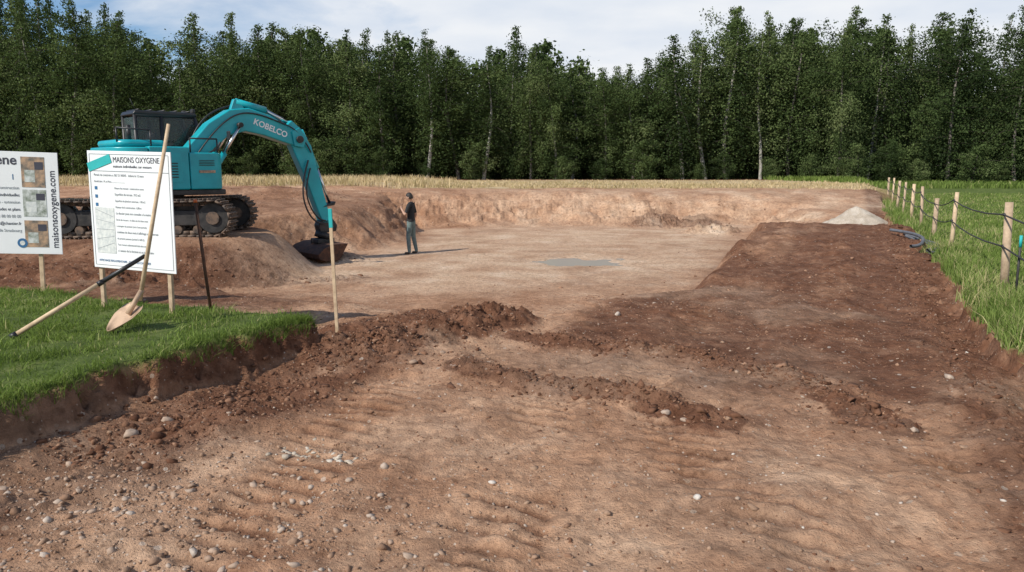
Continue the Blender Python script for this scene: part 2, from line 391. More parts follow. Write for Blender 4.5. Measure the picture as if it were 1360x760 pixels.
def gravel_pile():
    cx,cy=12.5,27.0; n=70; a=np.linspace(-2.0,2.0,n); GX,GY=np.meshgrid(a,a)
    r=np.hypot(GX*1.0,GY)+.18*fbm(GX,GY,1.5,3,301)
    zz=H(cx,cy)-.1+np.maximum(0,.84-r*.58)+.04*fbm(GX,GY,5,3,302)-.35*sst(1.5,1.9,r)
    idx=np.arange(n*n).reshape(n,n); q=np.stack([idx[:-1,:-1],idx[:-1,1:],idx[1:,1:],idx[1:,:-1]],-1).reshape(-1,4)
    v=np.clip(.5+.5*fbm(GX,GY,8,2,5),0,1).ravel()
    add('gravel_pile',make_mesh('gravel_pile',np.stack([GX.ravel()+cx,GY.ravel()+cy,zz.ravel()],1),q,attrs={'v':v},smooth=True),M_gravel)
gravel_pile()
def disc(name,cx,cy,rx,ry,z,mat):
    n=40; V=[(cx,cy,z)]+[(cx+rx*math.cos(i*2*math.pi/n),cy+ry*math.sin(i*2*math.pi/n),z) for i in range(n)]
    add(name,make_mesh(name,V,tris=[(0,1+i,1+(i+1)%n) for i in range(n)]),mat)
gx=rnd(6000,-.2,4.2,18.4,21.4); hz=height(gx[:,0],gx[:,1]); disc('puddle',2.0,19.9,2.3,1.5,float(np.percentile(hz,22)),M_water)
# ------------------------------------------------------------------ grass
def blades(name,P,hgt,wid,mat,val,lean=.45):
    n=len(P); z=height(P[:,0],P[:,1]); th=RNG.uniform(0,6.283,n); ph=RNG.uniform(0,6.283,n)
    ax=np.stack([np.cos(th),np.sin(th),0*th],1)*wid[:,None]*.5
    ln=np.stack([np.cos(ph),np.sin(ph),0*ph],1)*(hgt*np.abs(RNG.normal(0,lean,n)))[:,None]
    B=np.stack([P[:,0],P[:,1],z-.01],1); up=np.array([0,0,1.])*hgt[:,None]
    V=np.stack([B-ax,B+ax,B+ln*.35+up*.6+ax*.75,B+ln*.35+up*.6-ax*.75,B+ln+up*.98],1).reshape(-1,3)
    o=np.arange(n)*5
    q=np.stack([o,o+1,o+2,o+3],1); t=np.stack([o+3,o+2,o+4],1)
    return add(name,make_mesh(name,V,q,t,attrs={'v':np.repeat(val,5)}),mat)
def gval(P,seed): return np.clip(.46+.45*fbm(P[:,0],P[:,1],1.4,4,seed)+RNG.normal(0,.22,len(P)),0,1)
P=rnd(240000,-9,-1.2,1.8,11.2); u_,w_,n_,gl_,gr_=masks(P[:,0],P[:,1]); dens=.40+1.0*fbm(P[:,0],P[:,1],2.5,4,399)
P=P[(gl_>.8)&(P[:,0]>-.95*P[:,1]-1.2)&(RNG.random(len(P))<dens+.3)]
hh=np.clip(RNG.normal(.040,.022,len(P)),.012,.13)*(1+1.2*fbm(P[:,0],P[:,1],2.6,4,400))
blades('lawn_grass',P,np.maximum(hh,.012),RNG.uniform(.005,.012,len(P)),M_grass,gval(P,401),.9)
k=11000; uu=RNG.uniform(2.5,6.4,k); P=np.stack([.4066*uu-.9136*4.98,.9136*uu+.4066*4.98],1)+RNG.normal(0,.12,(k,2)); u_,w_,n_,gl_,gr_=masks(P[:,0],P[:,1]); P=P[(gl_>.6)]
blades('turf_fringe',P,RNG.uniform(.03,.10,len(P)),RNG.uniform(.005,.009,len(P)),M_grass,gval(P,402)*.9,1.0)
Ps=[]
for y0,y1,d in ((3.5,9,2600),(9,15,1100),(15,26,420),(26,45,130)):
    k=int((y1-y0)*9*d*.9); Q=rnd(k,0,1,y0,y1); Q[:,0]=1.5+.445*Q[:,1]+Q[:,0]*(9 if y0<15 else 14)*np.ones(k); Ps.append(Q)
P=np.concatenate(Ps); u_,w_,n_,gl_,gr_=masks(P[:,0],P[:,1]); P=P[(gr_>.7)]; P=P[P[:,0]<.80*P[:,1]+1.5]
tall=.5+.7*fbm(P[:,0],P[:,1],.8,4,410); edge=np.exp(-((UW(P[:,0],P[:,1])[1]-1.9)/.45)**2)
hh=RNG.uniform(.05,.13,len(P))*(.6+tall)*(1+1.1*edge)
blades('meadow_grass',P,hh,RNG.uniform(.006,.011,len(P))*(1+P[:,1]*.06),M_grass,np.clip(gval(P,411)+.14,0,1),.55)
k=80000; P=np.stack([RNG.uniform(-38,32,k),36.6+np.abs(RNG.normal(0,9,k))],1); P=P[(P[:,1]<64)&(P[:,0]<.45*P[:,1]+2)]
P=P[RNG.random(len(P))<.5+.9*fbm(P[:,0],P[:,1],.6,3,421)]
hh=RNG.uniform(.06,.26,len(P))*np.where(P[:,0]<-4,1.8,.7)
blades('dry_field_grass',P,hh,RNG.uniform(.02,.05,len(P)),M_dry,np.clip(.6+.4*fbm(P[:,0],P[:,1],.5,3,420)+RNG.normal(0,.2,len(P)),0,1),.5)
k=12000; P=np.stack([RNG.uniform(22,60,k),RNG.uniform(52,66,k)],1)
blades('woodland_edge_grass',P,RNG.uniform(.15,.5,len(P)),RNG.uniform(.05,.10,len(P)),M_grass,np.clip(gval(P,430)-.1,0,1),.4)
# ------------------------------------------------------------------ trees
def tube(pts,rad,sides=6):
    pts=np.array(pts,float); V=[];Q=[]
    for i,p in enumerate(pts):
        d=pts[min(i+1,len(pts)-1)]-pts[max(i-1,0)]; d/=np.linalg.norm(d)+1e-9
        a=np.cross(d,[0,0,1] if abs(d[2])<.9 else [1,0,0]); a/=np.linalg.norm(a); b=np.cross(d,a)
        for k in range(sides):
            t=2*math.pi*k/sides; V.append(p+rad[i]*(a*math.cos(t)+b*math.sin(t)))
    for i in range(len(pts)-1):
        for k in range(sides):
            k2=(k+1)%sides; Q.append((i*sides+k,i*sides+k2,(i+1)*sides+k2,(i+1)*sides+k))
    return V,Q
def tree(seed,Ht,R,low=.12,droop=.5,nb=34,per=54,leaf=(.11,.21),peak=.45,cl=(.30,.58),bark=None):
    per=int(per*1.25)
    r=np.random.default_rng(seed); V=[];Q=[]
    def addt(p,rad,s):
        v,q=tube(p,rad,s); o=len(V); V.extend(v); Q.extend([tuple(i+o for i in f) for f in q])
    lean=r.normal(0,.03,2); wob=r.uniform(0,6,2)
    def tp(h): return np.array([lean[0]*h+.3*math.sin(h*.35+wob[0]),lean[1]*h+.3*math.sin(h*.3+wob[1]),h])
    hs=np.linspace(-.3,Ht*.92,9); addt([tp(h) for h in hs],[.02+.15*max(0,1-h/Ht)**.9*Ht/15 for h in hs],7); ntr=len(Q)
    C=[];S=[];K=[]
    side=r.uniform(0,6.28)
    for i in range(nb):
        q=((i+r.random())/nb); f=low+(.97-low)*q; h=f*Ht; az=i*2.4+r.uniform(-.6,.6)
        prof=min(1,(q/peak+.22))**.7*(1-max(0,(q-peak)/(1-peak))**2.4)**.65+.18
        L=R*prof*r.uniform(.5,1.2)*(1+.25*math.cos(az-side)); up=r.uniform(.1,.6)*(.4+q)
        b=tp(h*.88); pts=[b]
        for t in (.35,.7,.95):
            pts.append(b+np.array([math.cos(az)*L*t,math.sin(az)*L*t,L*(up*t-droop*t*t*.6)]))
        addt(pts,[.04,.03,.018,.006],3)
        nc=max(2,int(1+L*1.5)); kb=r.normal(.45,.18)
        for j in range(nc):
            t=(j+.6+r.uniform(-.2,.3))/nc; p=b+np.array([math.cos(az)*L*t,math.sin(az)*L*t,L*(up*t-droop*t*t*.6)])+r.normal(0,.15,3)
            C.append(p); S.append(r.uniform(*cl)*(.75+.25*R/3)); K.append(kb+r.normal(0,.08))
    for j in range(8): C.append(tp(Ht*(.84+.016*j))+r.normal(0,.28-.02*j,3)); S.append(.42-.025*j); K.append(.5)
    C=np.array(C);S=np.array(S);K=np.array(K); n=len(C)*per
    ci=np.repeat(np.arange(len(C)),per)
    dirs=r.normal(0,1,(n,3)); dirs/=np.linalg.norm(dirs,axis=1)[:,None]; rad=np.abs(r.normal(.75,.35,n))
    off=dirs*rad[:,None]*S[ci][:,None]*np.array([1.1,1.1,.75])*1.25
    off[:,2]-=np.minimum(r.exponential(.6,n),2.0)*droop*1.1*S[ci]/.4*(r.random(n)<.65)
    c=C[ci]+off
    # leaves lie roughly along the outside of each clump
    nrm=dirs+r.normal(0,.55,(n,3)); nrm/=np.linalg.norm(nrm,axis=1)[:,None]
    a=np.cross(nrm,r.normal(0,1,(n,3))); a/=np.linalg.norm(a,axis=1)[:,None]; b=np.cross(nrm,a)
    s=r.uniform(leaf[0],leaf[1],n)[:,None]
    LV=np.stack([c-a*s*.6,c-b*s*.36,c+a*s*.6,c+b*s*.36],1).reshape(-1,3)
    o=len(V); LQ=np.arange(n*4).reshape(-1,4)+o
    cv=np.clip(K[ci]+r.normal(0,.08,n),0,1)
    AV=np.concatenate([np.array(V),LV]); AQ=np.concatenate([np.array(Q),LQ])
    at=np.concatenate([np.zeros(len(V)),np.repeat(cv,4)])
    me=make_mesh('tree',AV,AQ,attrs={'v':at}); me.materials.append(bark or M_bark); me.materials.append(M_leaf); me.materials.append(M_twig)
    mi=np.zeros(len(AQ),np.int32); mi[ntr:len(Q)]=2; mi[len(Q):]=1; me.polygons.foreach_set('material_index',mi); return me
TM=[tree(11,15,2.9,.08,1.2,40,peak=.4),tree(12,15,3.4,.12,1.5,42,peak=.5),tree(13,15,2.5,.06,.8,42,peak=.45),tree(14,15,3.5,.15,.7,40,peak=.65),tree(15,15,2.5,.14,1.7,40,peak=.5,bark=M_birch),tree(16,15,3.1,.05,.8,42,peak=.55),tree(17,15,2.9,.18,1.4,34,60,peak=.65,bark=M_birch),tree(18,15,3.6,.1,.5,40,60,peak=.7,cl=(.45,.75)),tree(20,15,3.9,.08,.6,42,60,peak=.6,cl=(.5,.8)),tree(19,15,1.9,.3,1.6,26,44,peak=.5,bark=M_birch)]
SM=[tree(31,4.5,2.4,.03,.3,22,50),tree(32,3.5,2.2,.02,.4,20,50),tree(33,6,2.3,.03,.35,26,50)]
TL=empty('tree_line',(0,66,1))
prof_px=[-600,0,60,130,200,245,290,350,400,480,560,630,690,745,800,850,900,955,1000,1060,1130,1200,1260,1330,2000]
prof_y=[0,-12,-8,2,30,84,38,42,42,46,62,74,58,86,88,72,42,14,34,26,14,24,4,10,6]
rt=random.Random(9)
def put(me,x,y,s,sx=None,nm='tree'):
    o=bpy.data.objects.new(nm,me); COL.objects.link(o); o.parent=TL
    o.location=(x,y-66,H(x,y)-1-.05); o.rotation_euler=(rt.gauss(0,.025),rt.gauss(0,.025),rt.uniform(0,6.28)); sx=sx or s; o.scale=(sx,sx,s)
for row,(yy,sp,k) in enumerate(((68,3.7,1.0),(73,3.9,1.0),(79,4.1,.97))):
    xx=-88+rt.random()*2
    while xx<92:
        Y0=yy+rt.gauss(0,1.6)-(4.5*max(0,(xx-20)/30) if xx>20 else 0)
        px=680+xx/Y0*982*.985
        top=np.interp(px,prof_px,prof_y)+rt.gauss(0,9)+(8 if row==0 else -2)
        Ht=((225-top)/982*Y0*.985+.9)*k
        s=Ht/14.7; me=rt.choice(TM)
        put(me,xx,Y0,s,(.75+.25*s)*rt.uniform(.8,1.3))
        xx+=sp*rt.uniform(.55,1.4)
for yy,hs,sp in ((65.8,(.3,.85),3.2),(71,(.8,1.3),2.8),(77,(1.3,2.0),2.6),(84,(2.,2.7),2.6)):
    xx=-88
    while xx<92:
        put(rt.choice(SM),xx,yy+rt.gauss(0,.6)-(4.5*max(0,(xx-20)/30) if xx>20 else 0),rt.uniform(*hs),nm='undergrowth'); xx+=sp*rt.uniform(.6,1.3)
# ------------------------------------------------------------------ generic builders
import bmesh
def bev(o,w,seg=2):
    if w>0:
        m=o.modifiers.new('bevel','BEVEL'); m.width=w; m.segments=seg; m.limit_method='ANGLE'; m.angle_limit=math.radians(35)
        for p in o.data.polygons: p.use_smooth=True
        m2=o.modifiers.new('wn','WEIGHTED_NORMAL'); m2.keep_sharp=True
def box(name,c,s,mat,parent=None,b=.01,rot=(0,0,0)):
    bm=bmesh.new(); bmesh.ops.create_cube(bm,size=1)
    for v in bm.verts: v.co=Vector((v.co.x*s[0],v.co.y*s[1],v.co.z*s[2]))
    me=bpy.data.meshes.new(name); bm.to_mesh(me); bm.free(); o=add(name,me,mat,parent,c); o.rotation_euler=rot; bev(o,b); return o
def prism(name,pts,y0,y1,mat,parent=None,b=.01,axis='y'):
    n=len(pts); bm=bmesh.new()
    f=(lambda p,t:(p[0],t,p[1])) if axis=='y' else (lambda p,t:(p[0],p[1],t))
    A=[bm.verts.new(f(p,y0)) for p in pts]; B=[bm.verts.new(f(p,y1)) for p in pts]
    bm.faces.new(A); bm.faces.new(B[::-1])
    for i in range(n): bm.faces.new((A[i],B[i],B[(i+1)%n],A[(i+1)%n]))
    bmesh.ops.recalc_face_normals(bm,faces=bm.faces)
    me=bpy.data.meshes.new(name); bm.to_mesh(me); bm.free(); o=add(name,me,mat,parent); bev(o,b); return o
def rod(name,a,b_,r,mat,parent=None,r2=None,seg=12):
    a=Vector(a);b_=Vector(b_); bm=bmesh.new(); d=b_-a
    bmesh.ops.create_cone(bm,cap_ends=True,segments=seg,radius1=r,radius2=r if r2 is None else r2,depth=d.length)
    me=bpy.data.meshes.new(name); bm.to_mesh(me); bm.free()
    for p in me.polygons: p.use_smooth=len(p.vertices)==4
    o=add(name,me,mat,parent); o.rotation_mode='QUATERNION'; o.rotation_quaternion=d.to_track_quat('Z','Y'); o.location=(a+b_)/2; return o
def curve(name,pts,r,mat,parent=None,typ='NURBS'):
    cu=bpy.data.curves.new(name,'CURVE'); cu.dimensions='3D'; cu.bevel_depth=r; cu.bevel_resolution=3
    sp=cu.splines.new('NURBS' if typ=='NURBS' else 'POLY'); sp.points.add(len(pts)-1)
    for p,c in zip(sp.points,pts): p.co=(*c,1)
    if typ=='NURBS': sp.use_endpoint_u=True; sp.order_u=4
    o=bpy.data.objects.new(name,cu); COL.objects.link(o); cu.materials.append(mat)
    if parent:o.parent=parent
    return o
def text(name,s,size,loc,mat,parent,rot=(math.pi/2,0,0),align='LEFT',bold=0,sx=1):
    cu=bpy.data.curves.new(name,'FONT'); cu.body=s; cu.size=size; cu.align_x=align; cu.offset=bold; cu.extrude=.0005
    o=bpy.data.objects.new(name,cu); COL.objects.link(o); cu.materials.append(mat); o.parent=parent; o.location=loc; o.rotation_euler=rot; o.scale=(sx,1,1); return o
# ------------------------------------------------------------------ excavator
EX=empty('excavator',(-8.2,17.1,.42))
UC=empty('undercarriage',(0,0,0),math.radians(6),EX)
def track(side):
    yc=side*.98; L=3.9; r=.38; cz=.42; half=L/2-r
    P=[];per=2*(2*half)+2*math.pi*r; n=48
    def pt(s):
        s%=per
        if s<2*half: return (-half+s,cz-r,0)
        s-=2*half
        if s<math.pi*r: a=s/r; return (half+r*math.sin(a),cz-r*math.cos(a),a)
        s-=math.pi*r
        if s<2*half: return (half-s,cz+r-.035*math.sin(math.pi*s/(2*half)),math.pi)
        s-=2*half; a=s/r; return (-half-r*math.sin(a),cz+r*math.cos(a),math.pi+a)
    V=[];Q=[]
    for i in range(n):
        x_,z_,a=pt(i*per/n); t=np.array([math.cos(a),0,math.sin(a)]); nn=np.array([math.sin(a),0,-math.cos(a)])
        for (w0,w1,l0,l1,h0,h1) in ((-.29,.29,-.073,.073,-.02,.02),(-.29,.29,-.055,-.03,.02,.055),(-.29,.29,.03,.055,.02,.055),(-.1,.1,-.08,.08,-.10,-.02)):
            o=len(V)
            for ww in (w0,w1):
                for ll,h in ((l0,h0),(l1,h0),(l1,h1),(l0,h1)):
                    p=np.array([x_,yc+ww,z_])+t*ll+nn*h; V.append(p)
            Q+= [(o,o+1,o+2,o+3),(o+7,o+6,o+5,o+4),(o,o+4,o+5,o+1),(o+1,o+5,o+6,o+2),(o+2,o+6,o+7,o+3),(o+3,o+7,o+4,o)]
    add('track_chain',make_mesh('track_chain',V,Q),M_track,UC)
    box('track_frame',(0,yc,cz),(2*half,.22,.34),M_steel,UC,.03)
    for xx in (-half,half):
        rod('track_wheel',(xx,yc-.13,cz),(xx,yc+.13,cz),r-.06,M_steel,UC,seg=28)
        rod('wheel_hub',(xx,yc-.17,cz),(xx,yc+.17,cz),.14,M_track,UC,seg=20)
    for i in range(7):
        xx=-half+.35+i*(2*half-.7)/6; rod('track_roller',(xx,yc-.12,cz-.25),(xx,yc+.12,cz-.25),.09,M_track,UC,seg=16)
    for xx in (-.6,.6): rod('carrier_roller',(xx,yc-.1,cz+.26),(xx,yc+.1,cz+.26),.07,M_track,UC,seg=16)
track(-1);track(1)
box('car_body',(0,0,.55),(1.5,1.7,.3),M_steel,UC,.04)
prism('dozer_blade',[(-2.35,.12),(-2.25,.3),(-2.3,.62),(-2.42,.78),(-2.5,.76),(-2.40,.55),(-2.38,.3),(-2.45,.1)],-1.25,1.25,M_wood,UC,.01)
for s_ in (-.45,.45): box('blade_arm',(-1.8,s_,.42),(1.1,.12,.16),M_steel,UC,.02)
rod('slew_ring',(0,0,.68),(0,0,.95),.62,M_steel,EX,seg=32)
UP=empty('upper_structure',(0,0,0),math.radians(43),EX)
def rr(x0,x1,y0,y1,rads,seg=7):
    pts=[];cs=[(x1,y1,0),(x0,y1,90),(x0,y0,180),(x1,y0,270)]
    for (cx,cy,a0),r in zip(cs,rads):
        sx=-1 if cx==x1 else 1; sy=-1 if cy==y1 else 1; ox=cx+sx*r; oy=cy+sy*r
        for i in range(seg+1):
            a=math.radians(a0+90*i/seg); pts.append((ox+r*math.cos(a),oy+r*math.sin(a)))
    return pts
prism('deck',rr(-1.0,1.25,-1.08,1.08,(.12,.6,.6,.12)),.90,1.02,M_steel,UP,.02,'z')
prism('counterweight',rr(-1.12,-.42,-1.12,1.08,(.03,.62,.62,.03),12),.96,1.94,M_teal,UP,.07,'z')
prism('side_housing',rr(-.405,.42,-1.12,-.18,(.03,.03,.03,.03)),1.025,1.96,M_teal,UP,.05,'z')
prism('fuel_tank_box',rr(.435,1.2,-1.12,-.42,(.05,.03,.03,.24)),1.025,1.84,M_teal,UP,.07,'z')
prism('engine_hood',rr(-.95,.05,-.85,.85,(.1,.3,.3,.1)),1.95,2.10,M_teal,UP,.06,'z')
box('left_housing',(-.32,.72,1.48),(.16,.9,.9),M_teal,UP,.04)
box('seam',(.0,-1.122,1.5),(.5,.006,.62),M_teal,UP,.003)
for i in range(6): box('vent_slat',(.0,-1.13,1.30+i*.06),(.34,.012,.022),M_black,UP,.003)
for i in range(4): box('tank_slat',(.80,-1.13,1.56+i*.035),(.34,.01,.012),M_black,UP,.002)
box('label',(.80,-1.128,1.42),(.36,.006,.06),M_photo,UP,.0)
rod('exhaust_pipe',(-.6,-.5,2.06),(-.6,-.5,2.42),.05,M_black,UP)
for a,b in (((.5,-1.0,1.83),(.5,-1.0,2.15)),((1.1,-1.0,1.83),(1.1,-1.0,2.15)),((.5,-1.0,2.15),(1.1,-1.0,2.15)),((-.3,-.95,1.95),(-.3,-.95,2.3)),((-.9,-.7,2.05),(-.9,-.7,2.35)),((-.9,-.7,2.35),(-.3,-.95,2.3))): rod('handrail',a,b,.018,M_black,UP)
CX0,CX1,CY0,CY1,CZ0,CZ1=-.22,1.32,.28,1.15,1.03,2.70
side=[(CX0,CZ0),(CX1,CZ0),(CX1+.02,1.75),(CX1-.22,CZ1),(CX0,CZ1)]
def cabside(yy):
    for (a,b) in zip(side,side[1:]+side[:1]):
        rod('cab_pillar',(a[0],yy,a[1]),(b[0],yy,b[1]),.045,M_black,UP,seg=8)
    rod('cab_pillar',(.35,yy,CZ0),(.35,yy,CZ1),.045,M_black,UP,seg=8)
    prism('cab_glass_side',[(p[0]*.985+.01,p[1]) for p in side],yy-.004,yy+.004,M_glass,UP,0)
cabside(CY0);cabside(CY1)
prism('cab_lower',[(CX0,CZ0),(CX1,CZ0),(CX1+.015,1.62),(CX0,1.62)],CY0+.02,CY1-.02,M_black,UP,.02)
prism('cab_roof',[(CX0-.06,CZ1),(CX1-.15,CZ1),(CX1-.2,CZ1+.09),(CX0,CZ1+.10)],CY0-.05,CY1+.05,M_black,UP,.03)
prism('cab_windscreen',[(CX1+.0,1.75),(CX1+.012,1.75),(CX1-.21,CZ1),(CX1-.222,CZ1)],CY0+.03,CY1-.03,M_glass,UP,0)
prism('cab_rear_window',[(CX0-.01,1.95),(CX0+.002,1.95),(CX0+.002,CZ1-.05),(CX0-.01,CZ1-.05)],CY0+.06,CY1-.06,M_glass,UP,0)
box('cab_rear_panel',(CX0,.715,1.5),(.06,.82,.85),M_black,UP,.02)
box('seat_back',(.25,.7,1.95),(.14,.5,.75),M_black,UP,.05); box('seat_cushion',(.5,.7,1.65),(.5,.5,.14),M_black,UP,.05)
for yy in (.4,1.0): box('roof_lamp',(CX1-.2,yy,CZ1+.14),(.08,.16,.1),M_steel,UP,.02)
rod('antenna',(CX0+.1,.4,CZ1),(CX0-.05,.35,CZ1+.35),.006,M_black,UP)
rod('mirror_arm',(1.2,-1.05,1.85),(1.3,-1.2,2.15),.015,M_black,UP); box('mirror',(1.3,-1.2,2.23),(.04,.16,.2),M_black,UP,.02)
for i in range(5): rod('roof_guard_bar',(CX0+.1+i*.28,CY0,CZ1+.12),(CX0+.1+i*.28,CY1,CZ1+.12),.016,M_black,UP)
# boom
for s_ in (-.36,.04): box('boom_bracket',(.62,s_+.04,1.35),(.55,.06,.75),M_teal,UP,.02)
prism('boom',[(.42,1.38),(.62,1.32),(1.15,1.82),(1.68,2.27),(2.10,2.38),(2.55,2.30),(3.42,2.04),(3.58,2.12),(3.58,2.34),(2.72,2.80),(2.2,2.94),(1.72,2.88),(1.2,2.54),(.42,1.68)],-.32,.06,M_teal,UP,.035)
PV=(3.47,2.22)
rod('stick_pin',(PV[0],-.42,PV[1]),(PV[0],.16,PV[1]),.09,M_steel,UP,seg=20)
prism('stick',[(3.12,2.52),(3.32,2.70),(3.54,2.52),(3.84,2.08),(4.33,.14),(4.25,.02),(4.08,.06),(3.66,1.2),(3.29,2.06)],-.28,.02,M_teal,UP,.03)
for s_ in (-.345,.045): prism('stick_pivot_plate',[(3.27,2.42),(3.49,2.52),(3.69,2.26),(3.57,2.02),(3.33,2.06)],s_-.02,s_+.02,M_teal,UP,.01)
for s_ in (-.40,.14):
    rod('boom_cylinder',(1.0,s_,1.12),(1.50,s_,1.85),.075,M_teal,UP); rod('boom_cylinder_rod',(1.50,s_,1.85),(1.92,s_,2.5),.04,M_chrome,UP)
rod('boom_cylinder_pin',(1.93,-.46,2.52),(1.93,.2,2.52),.06,M_steel,UP)
rod('stick_cylinder',(1.95,-.13,3.08),(2.70,-.13,2.92),.085,M_teal,UP); rod('stick_cylinder_rod',(2.70,-.13,2.92),(3.25,-.13,2.64),.045,M_chrome,UP)
prism('cylinder_lug',[(1.80,2.88),(2.15,2.90),(2.01,3.14),(1.90,3.14)],-.2,-.06,M_teal,UP,.01)
rod('bucket_cylinder',(3.62,-.13,2.46),(4.04,-.13,1.5),.075,M_teal,UP); rod('bucket_cylinder_rod',(4.04,-.13,1.5),(4.38,-.13,.58),.038,M_chrome,UP)
prism('link_arm',[(4.1,.48),(4.18,.52),(4.48,.62),(4.44,.52)],-.3,.04,M_steel,UP,.01)
prism('tilt_rotator',[(4.02,.12),(4.38,.18),(4.52,-.02),(4.48,-.18),(4.02,-.22),(3.96,.0)],-.28,.02,M_steel,UP,.03)
rod('rotator_drum',(4.2,-.13,-.22),(4.15,-.13,-.36),.24,M_steel,UP,seg=24)
box('quick_coupler',(4.13,-.13,-.42),(.5,.42,.14),M_steel,UP,.03)
prof=[(4.42,-.46),(4.0,-.46),(3.72,-.55),(3.56,-.70),(3.58,-.82),(3.76,-.88),(4.15,-.89)]
inn=[(p[0]+(.0 if i in(0,) else .03),p[1]+(.03 if i>3 else -.03)) for i,p in enumerate(prof)]
prism('bucket_shell',prof+inn[::-1],-.92,.66,M_rust,UP,.004)
for s_ in (-.94,.68): prism('bucket_side',prof,s_-.015,s_+.015,M_rust,UP,.004)
curve('hydraulic_hose',[(3.7,-.34,1.7),(3.45,-.4,1.1),(3.45,-.42,.5),(3.8,-.38,.05),(4.1,-.34,.05)],.022,M_black,UP)
curve('hydraulic_hose',[(3.75,-.34,1.5),(3.55,-.38,1.0),(3.6,-.4,.55),(3.9,-.36,.15),(4.15,-.3,.12)],.02,M_black,UP)
curve('hydraulic_hose',[(.7,-.36,1.55),(1.1,-.4,2.15),(1.7,-.35,2.78),(2.3,-.34,2.86),(3.0,-.34,2.62),(3.5,-.36,2.45),(3.8,-.32,1.9)],.018,M_black,UP)
curve('hydraulic_hose',[(.75,.0,1.65),(1.0,.1,2.6),(1.8,.05,3.08),(2.5,-.02,3.06),(3.2,-.05,2.75)],.022,M_black,UP)
curve('hydraulic_hose',[(.8,-.4,1.5),(1.0,-.6,1.95),(1.25,-.5,1.8),(1.4,-.44,2.1)],.02,M_black,UP)
text('boom_lettering','KOBELCO',.20,(2.28,-.327,2.57),M_white,UP,rot=(math.pi/2,math.radians(20),0),bold=.005)
V,F=ICO[2]
VV=[];TT=[]
for i in range(70):
    c=np.array([random.uniform(3.7,4.25),random.uniform(-.85,.6),random.uniform(-.90,-.74)]); r_=random.uniform(.04,.11); o=len(VV)
    for v in V: VV.append(c+v*r_*(1+random.gauss(0,.12)))
    TT+= [tuple(f+o) for f in F]
add('bucket_soil',make_mesh('bucket_soil',VV,tris=TT,attrs={'v':np.full(len(VV),.35)}),M_clod,UP)
# ------------------------------------------------------------------ signs
def signbase(name,p0,p1,z0,z1,roll=0):
    x0,y0=p0;x1,y1=p1; W=math.hypot(x1-x0,y1-y0); a=math.atan2(y1-y0,x1-x0)
    e=empty(name,(x0,y0,z0)); e.rotation_euler=(0,roll,a); Hh=z1-z0
    box('board',(W/2,0,Hh/2),(W,.012,Hh),M_white,e,.003)
    return e,W,Hh
S2,W,Hh=signbase('construction_permit_sign',(-4.66,8.2),(-3.58,7.82),.82,2.10,math.radians(1.5))
f=-.0085
def post(par,xp,zt,zb,mat=M_wood,yo=.035,w=.05): box('post',(xp,yo,(zt+zb)/2),(w,.035,zt-zb),mat,par,.003)
post(S2,.06,1.2,-.53); post(S2,W-.12,1.2,-.53)
text('headline','MAISONS OXYGENE',.085,(.36,f,Hh-.12),M_ink,S2,sx=.82)
text('subline','maisons individuelles sur mesure',.04,(.36,f,Hh-.175),M_ink,S2)
box('rule',(W/2+.02,f,Hh-.215),(W-.1,.002,.006),M_greyink,S2,0)
box('rule',(W/2,f,Hh-.035),(W-.06,.002,.005),M_greyink,S2,0)
box('rule',(W/2,f,.035),(W-.06,.002,.005),M_greyink,S2,0)
box('rule',(.03,f,Hh/2),(.005,.002,Hh-.07),M_greyink,S2,0); box('rule',(W-.03,f,Hh/2),(.005,.002,Hh-.07),M_greyink,S2,0)
lines=['Permis de construire n. 067 21 R0045   delivre le 12 mars','Beneficiaire : M. et Mme ..................................','Nature des travaux : construction neuve','Superficie du terrain : 912 m2','Superficie du plancher autorisee : 138 m2','Hauteur de la construction : 6,80 m','Le dossier peut etre consulte a la mairie','Droit de recours : le delai est de deux mois','a compter du premier jour d une periode','continue de deux mois d affichage sur le terrain','du present panneau (article R. 600-2).','Tout recours administratif doit etre notifie','a l auteur de la decision et au beneficiaire']
for i,t in enumerate(lines):
    xo=.08 if i<2 else .36
    text('text_line',t,.031 if i%3 else .037,(xo,f,Hh-.27-i*.068),M_greyink,S2,sx=.8)
box('site_map',(.2,f,.42),(.27,.002,.50),M_map,S2,0)
for i in range(5): box('map_line',(.2,f-.002,.25+i*.09),(.25,.001,.004),M_greyink,S2,0,(0,.15*(i-2),0))
for i in range(3): box('tick_box',(.10,f,Hh-.40-.09*i),(.035,.002,.035),M_inkb,S2,0)
text('footer','AFFICHAGE REGLEMENTAIRE - DUREE DU CHANTIER',.034,(.08,f,.075),M_inkb,S2,sx=.9)
box('sticker',(.17,f-.003,Hh-.13),(.34,.002,.095),M_tealtop,S2,0,(0,math.radians(-18),0))
S1,W,Hh=signbase('builder_advertising_sign',(-7.22,9.25),(-5.80,9.5),.86,2.15,math.radians(2.0))
post(S1,W-.27,1.1,-.55,M_woodl); post(S1,.3,1.1,-.5,M_woodl)
text('headline','maisons oxygene',.17,(W-.47,f,Hh-.16),M_ink,S1,align='RIGHT',bold=.003)
text('number','1',.1,(W-.55,f,Hh-.35),M_inkb,S1)
for i,t in enumerate(['Construction','de maisons individuelles','Renovation - extension','Etudes et plans','03 88 00 00 00','contact@chantier.fr','Agence de Strasbourg']):
    text('text_line',t,.055,(W-.46,f,Hh-.47-i*.09),M_ink if i%2 else M_greyink,S1,align='RIGHT',sx=.85)
